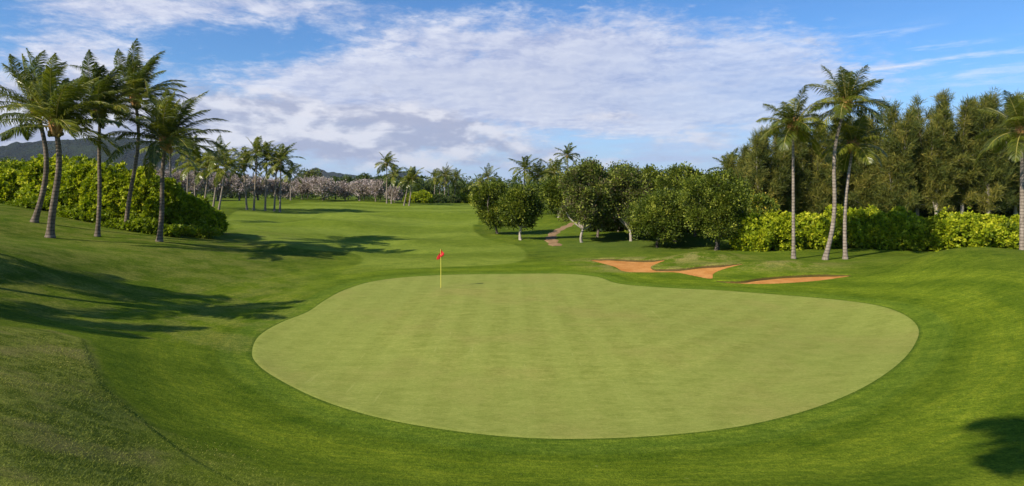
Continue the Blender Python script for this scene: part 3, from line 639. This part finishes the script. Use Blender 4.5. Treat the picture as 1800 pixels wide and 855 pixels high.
for k, (md, bx, q, cx, hw, bot, top, mt, nc, lab) in enumerate(GT):
    b = at(bx, q, 24) if md == 'p' else atY(bx, q); Y = b[1]; w = pxm(hw, Y)*(1.12 if k in (0,1,13,14,15) else 1.34)
    z0 = max(.25, top_z(bot+(3 if k < 2 else 16), Y)-b[2]); z1 = (top_z(top, Y)-b[2])*(1.04+.05*((k*7) % 5-2)/2); sc = Y/60
    tree('round_tree', b, w, z0, z1, lab, GV, 100+k, mt, 'palebark' if bx in (915,1023,1109,981,999,971) else ('darkbark' if bx == 1157 else 'bark'), n_clump=int(nc*1.25), n_leaf=34, cr=.50*sc, ls=.20*sc, vm=(.0,.95),
         lean=(pxm(cx-bx, Y), 0), nl=17, multi=2 if bx in (1259,) else 1, tr=.15)
UL = ['left end of the grove','left half of the grove','middle of the grove','right middle of the grove','right half of the grove','right end of the grove','gap between grove and hedge']
for k, px in enumerate((1055,1095,1135,1175,1215,1255,1298)):
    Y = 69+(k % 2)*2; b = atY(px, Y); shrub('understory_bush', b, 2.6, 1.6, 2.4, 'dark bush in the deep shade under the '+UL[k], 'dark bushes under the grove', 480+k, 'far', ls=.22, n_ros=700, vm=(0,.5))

# ------------------------------------------------------------------ hedges
HL = 'bright green shrubs of the left hedge'
SL = [(-45,53,50,285,'shrub at the extreme left end of the left hedge'),(25,52,48,286,'rounded shrub behind the foot of the leftmost palm'),(88,50,46,279,'tall shrub of the left hedge behind the second palm'),
 (145,49,44,278,'highest shrub of the left hedge, left of the middle palm'),(200,48,42,289,'shrub of the left hedge between the middle palm and the tallest palm'),
 (248,48,38,300,'shrub of the left hedge right behind the tallest palm'),(292,48,36,318,'shrub of the left hedge behind the low palm, shaded on its right'),
 (330,50,30,345,'dark shaded shrub stepping down the right end of the left hedge'),(362,52,25,372,'lowest dark shrub closing the right end of the left hedge')]
for k, (px, Y, hw, top, lab) in enumerate(SL):
    b = atY(px, Y); shrub('hedge_shrub', b, pxm(hw, Y)*1.05, 2.3, (top_z(top, Y)-b[2])*1.09, lab, HL, 200+k, n_ros=2300, ls=.21, vm=(.02,.80+.1*(k % 3)-.12*(k > 5)), leafn=8)  # lower leaf tone on the right-end shrubs paints in the shade there
LOWL = [(150,46.2,385),(225,45.2,392),(285,45.6,400),(335,48,404),(60,48,372)]
for k, (px, Y, top) in enumerate(LOWL):
    b = atY(px, Y); shrub('low_shrub', b, 2.6, .9, .85, ['low dark ground-hugging shrub under the middle of the left hedge','low shrub at the hedge foot behind the tallest palm','low shrub at the hedge foot behind the rightmost near palm','low shrub at the right end of the hedge foot','low shrub at the hedge foot behind the leftmost palm'][k],
        'low plants along the foot of the left hedge', 230+k, n_ros=700, ls=.13, vm=(0,.45))
HR = 'bright yellow-green shrubs of the right hedge'
SR = [(1322,48,30,372,'leftmost yellow-green shrub of the right hedge, next to the grove'),(1368,48.5,34,370,'yellow-green shrub left of the straight pale palm trunk'),(1420,49,34,373,'yellow-green shrub between the straight palm and the leaning palm'),
 (1475,50,36,362,'shrub of the right hedge behind the two leaning palm trunks'),(1528,49.5,34,362,'shrub of the right hedge darkened by a palm shadow'),(1580,49,34,368,'shrub of the right hedge right of the big palm shadow'),
 (1632,49,34,378,'lower shrub dipping between the two brightest mounds of the right hedge'),(1682,47,40,368,'largest brightest shrub mound near the right end of the hedge'),(1742,47,42,374,'shrub mound at the right end of the right hedge'),(1815,50,30,378,'shrub behind the palm at the far right edge')]
for k, (px, Y, hw, top, lab) in enumerate(SR):
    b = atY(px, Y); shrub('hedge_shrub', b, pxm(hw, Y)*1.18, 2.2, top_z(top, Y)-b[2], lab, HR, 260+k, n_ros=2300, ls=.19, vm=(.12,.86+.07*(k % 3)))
b = atY(1335, 54); tree('flowering_tree', b, pxm(26,54), 1.2, top_z(338,54)-b[2], 'small tree with yellow blossom behind the left end of the right hedge', None, 290, 'yel', n_clump=300, n_leaf=14, cr=.35, ls=.2)

# ------------------------------------------------------------------ ironwoods
GI = 'tall feathery ironwoods behind the right hedge'
IW = [(1312,66,28,262,0,'shortest feathery ironwood at the left end of its row'),(1345,62,34,232,0,'ironwood left of the straight palm, reaching just above the grove'),(1388,64,36,214,0,'ironwood directly behind the straight pale palm'),
 (1436,63,36,208,0,'ironwood between the crowns of the straight and tallest palms'),(1484,64,36,212,.6,'ironwood hidden behind the two leaning palm trunks'),(1530,62,34,216,0,'ironwood just right of the leaning palms'),
 (1575,60,34,186,0,'ironwood with a pointed top, first clear one right of the palms'),(1612,65,32,200,0,'ironwood behind and between two pointed ones'),(1646,60,36,168,.5,'ironwood with the highest thin pointed top and pale bare trunk'),
 (1690,61,36,180,1.0,'ironwood with a bare whitish leaning trunk above the hedge'),(1738,60,38,166,0,'bulky ironwood near the right edge, high ragged top'),(1785,62,38,170,0,'ironwood behind the palm at the far right edge'),(1835,60,38,172,0,'ironwood cut by the right edge of the photo')]
for k, (px, Y, hw, top, ln, lab) in enumerate(IW):
    b = atY(px, Y); ironwood('ironwood_tree', b, pxm(hw, Y)*1.6, top_z(top, Y)-b[2], lab, GI, 300+k, n_br=210, lean=ln, z0=4.6 if px in (1646,1690) else 2.2)
IB = [(1330,74,270,'dark ironwood in the back row at the left end'),(1410,76,235,'dark ironwood in the back row behind the straight palm'),(1505,76,232,'dark ironwood in the back row behind the leaning palms'),
 (1590,75,226,'dark ironwood in the back row right of the leaning palms'),(1668,74,222,'dark ironwood in the back row between the two bare trunks'),(1760,73,212,'dark ironwood in the back row near the right edge'),(1830,74,215,'dark ironwood in the back row at the right edge')]
for k, (px, Y, top, lab) in enumerate(IB):
    b = atY(px, Y); ironwood('ironwood_tree', b, 3.6, top_z(top, Y)-b[2], lab, 'back row of ironwoods', 330+k, n_br=190, z0=.6)

for k, px in enumerate((1340,1400,1460,1520,1580,1640,1700,1760,1820)):
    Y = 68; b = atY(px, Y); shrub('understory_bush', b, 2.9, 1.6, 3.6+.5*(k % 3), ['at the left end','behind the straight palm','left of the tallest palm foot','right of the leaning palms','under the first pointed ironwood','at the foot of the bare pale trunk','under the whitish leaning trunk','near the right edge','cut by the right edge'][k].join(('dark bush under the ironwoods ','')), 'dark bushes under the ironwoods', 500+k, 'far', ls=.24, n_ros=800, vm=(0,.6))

# ------------------------------------------------------------------ middle distance trees
GP = 'greyish pink flowering trees across the fairway'
PT = [(505,150,22,329,'low pink tree at the left end of the front row'),(532,142,26,314,'rounded pink tree left of the two joined ones in the front row'),(568,140,30,312,'widest pale pink tree of the front row'),
 (607,146,20,321,'smaller pink tree in the gap of the front row'),(632,142,24,317,'pink tree right of the gap in the front row'),(660,140,24,318,'pink tree of the front row left of the tallest middle palm'),(694,138,16,332,'small pink tree behind the feet of the middle palms'),
 (268,118,26,294,'pink tree seen above the left hedge'),(305,122,26,297,'pink tree behind the thin palm at the hedge'),(345,124,26,300,'pink tree behind the palm with arching fronds'),(383,126,24,302,'pink tree behind the leaning palms at the hedge end'),
 (420,128,24,306,'pink tree behind the leftmost fairway palm'),(455,132,24,310,'pink tree behind the middle fairway palms'),(490,136,20,316,'pink tree behind the rightmost fairway palm')]
for k, (px, Y, hw, top, lab) in enumerate(PT):
    b = atY(px, Y); z1 = top_z(top, Y)-b[2]
    tree('pink_blossom_tree', b, pxm(hw, Y), z1*.22, z1, lab, GP, 400+k, 'pink', 'bark', n_clump=300, n_leaf=12, cr=.62, ls=.34, nl=10, multi=2, tr=.14)
GM = 'green trees of the middle distance'
MT = [(22,75,30,272,'grove','dark tree top showing above the left end of the left hedge'),(540,165,26,296,'groveb','brownish round tree rising behind the pink trees'),(590,170,16,311,'far','low dark tree behind the gap between pink trees'),
 (612,172,18,308,'far','dark tree behind the right pink trees'),(640,170,20,306,'far','dark green tree above the right pink trees'),(668,168,18,308,'far','dark tree left of the tallest middle palm'),(705,160,16,318,'far','dark tree between the middle palms'),
 (745,190,20,322,'far','dark tree above the yellow-green bush'),(808,190,20,322,'far','dark tree right of the distant palm cluster'),(828,185,16,328,'grove','green tree left of the first grove tree'),(948,95,26,322,'grove','dark green tree left of the path top'),
 (1020,92,30,318,'grove','tree behind the tallest grove tree by the path')]
for k, (px, Y, hw, top, mt, lab) in enumerate(MT):
    b = atY(px, Y); z1 = top_z(top, Y)-b[2]
    tree('broadleaf_tree', b, pxm(hw, Y), z1*.15, z1, lab, GM, 430+k, mt, 'darkbark', n_clump=300, n_leaf=12, cr=.45*Y/90, ls=.24*Y/90, nl=10)
SB = [(740,146,20,334,'shrub',.95,'bright yellow-green bush beside the middle palms'),(722,148,12,342,'shrub',.6,'small green bush at the left of the yellow-green bush'),(770,165,14,343,'far',1,'dark bush right of the yellow-green bush'),(795,175,14,344,'far',1,'low dark bush under the distant palm cluster'),
 (815,180,14,340,'shrub',.4,'green bush under the rightmost distant palm'),(835,178,10,343,'shrub',.8,'yellow-green bush left of the first grove tree'),(955,110,14,348,'shrub',1,'bright yellow-green bush seen left of the path top')]
for k, (px, Y, hw, top, mt, vv, lab) in enumerate(SB):
    b = atY(px, Y); shrub('round_bush', b, pxm(hw, Y)*1.1, 2.2, top_z(top, Y)-b[2], lab, 'bushes in the distance', 460+k, mt, ls=.30, n_ros=650, vm=(.05,vv), leafn=7)
# far woodland as one mass
rng = np.random.RandomState(77); A = Acc()
for k in range(420):
    px = rng.uniform(-150, 1950); Y = rng.uniform(205, 300); x = (px-900)/F*Y; zt = top_z(322+rng.normal(0,3.0)-(6 if px > 700 else 0)+(0 if rng.rand() > .15 else -6), Y); zb = h1(x, Y)
    hh = max(3., zt-zb); lb = [(np.array([x+rng.normal()*1.2, Y+rng.normal()*1.5, zb+hh*f]), np.array([2.6,2.6,hh*.26])) for f in (.25,.55,.78)]
    clumpy(A, rng, lb, 26, 10, 1.0, .75, zb, vm=(0,.8) if rng.rand() > .2 else (.5,1))
obj('distant_wood', A.mesh('distant_wood', M['far']), kind='stuff', label='far-off belt of dark woodland along the horizon', cat='woodland')

# ------------------------------------------------------------------ mountains
def mountain_material():
    m, nt, b = mat_new('forested_mountain'); B = NB(nt)
    pos = B.n('ShaderNodeNewGeometry').outputs['Position']
    n1 = B.noise(pos, .004, 6, .65); n2 = B.noise(pos, .03, 5, .7)
    col = B.mix(B.mapr(n1,.35,.65), (.006,.013,.010), (.022,.036,.014)); col = B.mix(B.mapr(n2,.55,.75,0,.6), col, (.035,.038,.028))  # very dark forest colours, with the cloud shadow over the range painted in
    B.link(col, b.inputs['Base Color']); b.inputs['Roughness'].default_value = 1; b.inputs['Specular IOR Level'].default_value = 0
    bm = B.n('ShaderNodeBump'); bm.inputs['Strength'].default_value = 1; bm.inputs['Distance'].default_value = 45
    B.link(n2, bm.inputs['Height']); B.link(bm.outputs[0], b.inputs['Normal']); return m
M['mtn'] = mountain_material()
def vnoise(x, y, seed, oct=5, ridged=True):
    rs = np.random.RandomState(seed); G = rs.rand(64,64); out = 0; amp = 1; tot = 0
    for o in range(oct):
        X, Y = x*2**o+o*7.3, y*2**o+o*3.1; xi, yi = np.floor(X).astype(int), np.floor(Y).astype(int); fx, fy = X-xi, Y-yi; fx = fx*fx*(3-2*fx); fy = fy*fy*(3-2*fy)
        g = lambda a, b: G[a % 64, b % 64]; v = (g(xi,yi)*(1-fx)+g(xi+1,yi)*fx)*(1-fy)+(g(xi,yi+1)*(1-fx)+g(xi+1,yi+1)*fx)*fy
        out = out+amp*((1-np.abs(2*v-1)) if ridged else v); tot += amp; amp *= .5
    return out/tot
def mountains(name, prof, Y0, depth, seed, fs, lab):
    px = np.array([p[0] for p in prof]); py = np.array([p[1] for p in prof]); n, m_ = 340, 110
    U = np.linspace(px[0], px[-1], n); t = np.linspace(0, 1, m_); Hh = (HY-np.interp(U, px, py))/F*Y0+CAMZ
    Yd = Y0+(t-.55)*depth; UU, TT = np.meshgrid(U, t, indexing='ij'); Yg = Y0+(TT-.55)*depth; X = (UU-900)/F*Y0+0*Yg
    nz = vnoise(X/fs, Yg/fs*.8, seed); nz2 = vnoise(X/fs*3, Yg/fs*3, seed+1)
    env = np.clip(1-np.abs(TT-.55)/.55, 0, 1)**.8; rg_ = (.45+.85*nz)*(.9+.2*nz2); Z = Hh[:,None]*env*np.clip(rg_, .2, 1.3)
    # normalise each column so the skyline follows the profile seen from the course
    vis = ((Z-CAMZ)/Yg).max(1); want = (Hh-CAMZ)/Y0; Z = Z*(np.maximum(want,1e-4)/np.maximum(vis,1e-4))[:,None]-2
    idx = np.arange(n*m_).reshape(n, m_); q = np.stack([idx[:-1,:-1], idx[1:,:-1], idx[1:,1:], idx[:-1,1:]], -1).reshape(-1,4)
    obj(name, make_mesh(name, np.stack([X,Yg,Z],-1).reshape(-1,3), q, M['mtn'], None, True), kind='structure', label=lab)
mountains('mountain', [(-500,300),(-300,262),(-120,272),(-60,252),(-10,262),(10,255),(30,256),(48,250),(60,248),(72,256),(80,247),(110,247),(160,243),(200,240),(240,242),(285,250),(320,268),(360,290),(420,305),(480,318),(540,331)], 3000, 1500, 4, 420, 'dark green mountain range behind the left palms, tops near the cloud')
mountains('mountain', [(480,330),(510,318),(535,304),(556,294),(566,299),(578,303),(590,302),(605,306),(625,307),(660,312),(690,308),(705,301),(722,303),(735,308),(748,322),(770,332)], 5200, 1500, 9, 600, 'small grey-blue hills low on the horizon left of centre')

hz_m = bpy.data.materials.new('haze_air'); hz_m.use_nodes = True; nt = hz_m.node_tree
for nd in list(nt.nodes):
    if nd.type == 'BSDF_PRINCIPLED': nt.nodes.remove(nd)
pv = nt.nodes.new('ShaderNodeVolumePrincipled'); pv.inputs['Color'].default_value = (.80,.88,1,1); pv.inputs['Density'].default_value = .00004; pv.inputs['Anisotropy'].default_value = .3
nt.links.new(pv.outputs[0], nt.nodes['Material Output'].inputs['Volume'])
b0, b1, zz0, zz1 = -9300., 9300., -8., 420.
V = np.array([(x_, y_, z_) for z_ in (zz0, zz1) for x_, y_ in ((b0,b0),(b1,b0),(b1,b1),(b0,b1))])
obj('haze', make_mesh('haze', V, np.array([(0,3,2,1),(4,5,6,7),(0,1,5,4),(1,2,6,5),(2,3,7,6),(3,0,4,7)]), hz_m), kind='stuff')

# ------------------------------------------------------------------ flagstick
def plain(name, c, rough=.5):
    m, nt, b = mat_new(name); B = NB(nt); n1 = B.noise(B.n('ShaderNodeTexCoord').outputs['Object'], 12, 3, .6)
    B.link(B.mix(B.mapr(n1,.3,.7), tuple(x*.8 for x in c), c), b.inputs['Base Color']); b.inputs['Roughness'].default_value = rough; return m
fb = at(775, 507, 20); fh = top_z(438, fb[1])-fb[2]
root = obj('golf_flagstick', None, loc=fb, label='yellow golf flagstick with a drooping red flag on the putting green', cat='flagstick')
V, q = tube(np.array([(0,0,-.1),(0,0,fh*.5),(-.01,0,fh)]), [.017,.016,.012], 10); obj('pole', make_mesh('pole', V, q, plain('yellow_pole', (.72,.62,.09)), None, True), root)
nu, nv = 26, 16; U, Vv = np.meshgrid(np.linspace(0,1,nu), np.linspace(0,1,nv), indexing='ij')
# a limp flag: cloth folded around the pole, fuller in the middle, fly corner hanging low
X = .02+.17*np.sin(U*pi*1.15)*(.45+.55*np.sin(Vv*pi))*1.25-.10*U*Vv+.025*np.sin(U*14+Vv*4); Yv = .05*np.sin(U*9+Vv*3)+.03*U; Z = fh-.02-Vv*.36-.20*U**1.3
idx = np.arange(nu*nv).reshape(nu,nv); q = np.stack([idx[:-1,:-1],idx[1:,:-1],idx[1:,1:],idx[:-1,1:]],-1).reshape(-1,4)
fo = obj('flag', make_mesh('flag', np.stack([X-.06,Yv,Z],-1).reshape(-1,3), q, plain('red_flag_cloth', (.5,.010,.010), .8), None, True), root)
so = fo.modifiers.new('thick','SOLIDIFY'); so.thickness = .006
an = np.linspace(0,2*pi,25)[:-1]; V = np.vstack([np.stack([np.cos(an)*r_, np.sin(an)*r_, np.full(24,z_)],-1) for r_, z_ in ((.054,.02),(.054,.008),(.0,.008))])
i = np.arange(2)[:,None]*24; j = np.arange(24)[None]; q = np.stack([i+j,i+(j+1)%24,i+24+(j+1)%24,i+24+j],-1).reshape(-1,4)
obj('cup', make_mesh('cup', V, q, plain('dark_cup', (.02,.02,.015))), root)

# ------------------------------------------------------------------ camera, light, sky
cam = bpy.data.cameras.new('camera'); co = bpy.data.objects.new('camera', cam); COL.objects.link(co); SC.camera = co
co.location = (0,0,CAMZ); co.rotation_euler = (radians(90),0,0); cam.sensor_width = 36; cam.lens = 36*F/1800; cam.shift_y = -(427.5-HY)/1800; cam.clip_end = 30000; cam.clip_start = .1
sl = bpy.data.lights.new('sun','SUN'); sl.energy = 5.0; sl.angle = radians(.4); sl.color = (1,.90,.74); so = bpy.data.objects.new('sun', sl); COL.objects.link(so)
from mathutils import Vector
so.rotation_euler = Vector((SUN_AZ[0]*cos(SUN_EL), SUN_AZ[1]*cos(SUN_EL), -sin(SUN_EL))).to_track_quat('-Z','Y').to_euler()
w = bpy.data.worlds.new('World'); SC.world = w; w.use_nodes = True; nt = w.node_tree; B = NB(nt)
bg = nt.nodes['Background']; out = nt.nodes['World Output']
sky = B.n('ShaderNodeTexSky', sky_type='NISHITA'); sky.sun_disc = False; sky.sun_elevation = SUN_EL; sky.sun_rotation = math.atan2(-SUN_AZ[0], -SUN_AZ[1]); sky.air_density = 1.0; sky.dust_density = .4; sky.ozone_density = 2.5
D = B.n('ShaderNodeTexCoord').outputs['Generated']; sp = B.n('ShaderNodeSeparateXYZ'); B.link(D, sp.inputs[0]); dx, dy, dz = sp.outputs
az = B.math('ARCTAN2', dx, dy); el = B.math('ARCSINE', dz)
def blob(a0, e0, sa, se):
    a0, sa = radians(a0), radians(sa); e0, se = radians(e0), radians(se)
    q = B.math('ADD', B.math('POWER', B.math('ABSOLUTE', B.math('DIVIDE', B.math('SUBTRACT', az, a0), sa)), 2.0), B.math('POWER', B.math('ABSOLUTE', B.math('DIVIDE', B.math('SUBTRACT', el, e0), se)), 2.0))
    return B.math('EXPONENT', B.math('MULTIPLY', q, -1.0))
def summ(items):
    s = None
    for wgt, bl in items:
        v = B.math('MULTIPLY', bl, wgt); s = v if s is None else B.math('ADD', s, v)
    return s
den = B.math('ADD', B.math('MAXIMUM', dz, 0.0), .14)
cx = B.n('ShaderNodeCombineXYZ'); B.link(B.math('DIVIDE', dx, den), cx.inputs[0]); B.link(B.math('DIVIDE', dy, den), cx.inputs[1]); hp = cx.outputs[0]
ce = B.n('ShaderNodeCombineXYZ'); B.link(az, ce.inputs[0]); B.link(B.math('MULTIPLY', el, 2.6), ce.inputs[1]); ae = ce.outputs[0]
BGS = .12; DIM = .78
# high broken altocumulus
n_a = B.noise(hp, 2.1, 9, .62, .25); n_b = B.noise(hp, 8, 8, .68, .35)
cov = summ([(.26, blob(-8,11,17,4.2)),(.22, blob(8,13,16,4)),(.20, blob(-2,8,26,3.2)),(.22, blob(-33,14.5,7,2.2)),(.20, blob(-22,16,9,1.8)),(.20, blob(-36,9.5,5,3)),(.22, blob(16,7.5,12,3)),(.16, blob(25,10,8,3)),(-.10, blob(-25,11.8,7,1.4)),(-.16, blob(-36,18.6,8,1.4)),(-.07, blob(-18,13.6,6,1.6)),(-.10, blob(-6,12,8,1.0)),(-.2, blob(0,20.5,40,1.6)),(-.16, blob(35,16,9,5)),(-.14, blob(-1,19,30,1.5))])
n_e = B.noise(hp, 30, 4, .7)
ce2 = B.n('ShaderNodeCombineXYZ'); B.link(az, ce2.inputs[0]); B.link(el, ce2.inputs[1])
n_w = B.noise(B.mapping(ce2.outputs[0], (1,3.0,1), (0,0,.10)), 7, 10, .68, .35)
fld = B.math('ADD', B.math('MULTIPLY', B.math('SUBTRACT', n_e, .5), .10), B.math('ADD', B.math('MULTIPLY', n_a, .38), B.math('ADD', B.math('ADD', B.math('MULTIPLY', n_b, .24), B.math('MULTIPLY', n_w, .40)), cov)))
m1 = B.mapr(fld, .57, .77); 
# low grey bank
n_c = B.noise(ae, 7.5, 8, .58, .2); n_d = B.noise(ae, 20, 6, .6)
cov2 = summ([(.17, blob(-22,4.3,18,1.5)),(.10, blob(5,4.0,14,.9)),(.34, blob(-26,6.4,15,2.4)),(.34, blob(-10,5.6,9,1.5)),(.34, blob(-42,4.5,9,3.5)),(.14, blob(-2,2.6,24,1.0)),(.12, blob(8,6.9,6,1.0)),(.10, blob(20,5,6,.8))])
f2 = B.math('ADD', B.math('ADD', B.math('MULTIPLY', n_c, .65), B.math('MULTIPLY', n_d, .35)), cov2)
vs = B.n('ShaderNodeVectorMath', operation='ADD'); B.link(ae, vs.inputs[0]); vs.inputs[1].default_value = (-.015,.05,0)
n_c2 = B.noise(vs.outputs[0], 7.5, 8, .58, .2); lit2 = B.mapr(B.math('SUBTRACT', n_c, n_c2), -.07, .10)
vh = B.n('ShaderNodeVectorMath', operation='ADD'); B.link(hp, vh.inputs[0]); vh.inputs[1].default_value = (-.03,-.05,0)
n_b2 = B.noise(vh.outputs[0], 8, 8, .68, .35); lit1 = B.mapr(B.math('SUBTRACT', n_b, n_b2), -.10, .14)
m2 = B.mapr(f2, .57, .74)
# far thin layer along the horizon
m3 = B.math('MULTIPLY', B.mapr(B.noise(B.mapping(ae, (1,3.5,1)), 5, 5, .6), .40, .62, 0, .9), B.mapr(el, .04, .13, 1, 0))
# wisps at right
ws = B.math('MULTIPLY', B.mapr(B.noise(B.mapping(ae, (1,3.2,1), (0,0,.12)), 6, 7, .68, .5), .46, .70, 0, .9), summ([(1.3, blob(32,9.9,8,1.3)),(.8, blob(27,12.2,8,.6)),(.7, blob(20,9,8,4)),(.5, blob(37,8.3,5,.8))]))
lp = bpy.data.objects
haze_c = (.50,.62,.86)
skyc = B.mix(1.0, sky.outputs[0], (.50,.82,1.15), 'MULTIPLY')
hz = B.mapr(el, 0, .19, .75, 0)
skyc = B.mix(hz, skyc, tuple(c/BGS for c in haze_c))
W_ = lambda r,g,b_: (r/BGS, g/BGS, b_/BGS)
tex = B.math('ADD', B.math('MULTIPLY', lit1, .3), B.math('ADD', B.math('MULTIPLY', B.mapr(n_a, .38, .62), .3), B.math('MULTIPLY', B.mapr(n_w, .38, .60), .4)))
c1 = B.mix(tex, W_(.38,.44,.66), W_(.78,.80,.89))
c1 = B.mix(B.mapr(fld, .75, .98, 0, .45), c1, W_(.50,.545,.70))
c2 = B.mix(lit2, W_(.38,.42,.58), W_(.74,.75,.83))
s = B.mix(B.math('MULTIPLY', m3, .7), skyc, W_(.46,.52,.76))
s = B.mix(B.math('MULTIPLY', ws, .8), s, W_(.80,.85,.95))
s = B.mix(B.math('MULTIPLY', m1, B.mapr(az, .0, .45, .93, .72)), s, c1)
s = B.mix(B.math('MULTIPLY', m2, .9), s, c2)
B.link(s, bg.inputs[0]); bg.inputs[1].default_value = BGS*DIM
SC.view_settings.view_transform = 'Standard'; SC.view_settings.look = 'None'; SC.view_settings.exposure = 0.5; SC.view_settings.gamma = 1
SC.cycles.max_bounces = 6; SC.cycles.transparent_max_bounces = 8
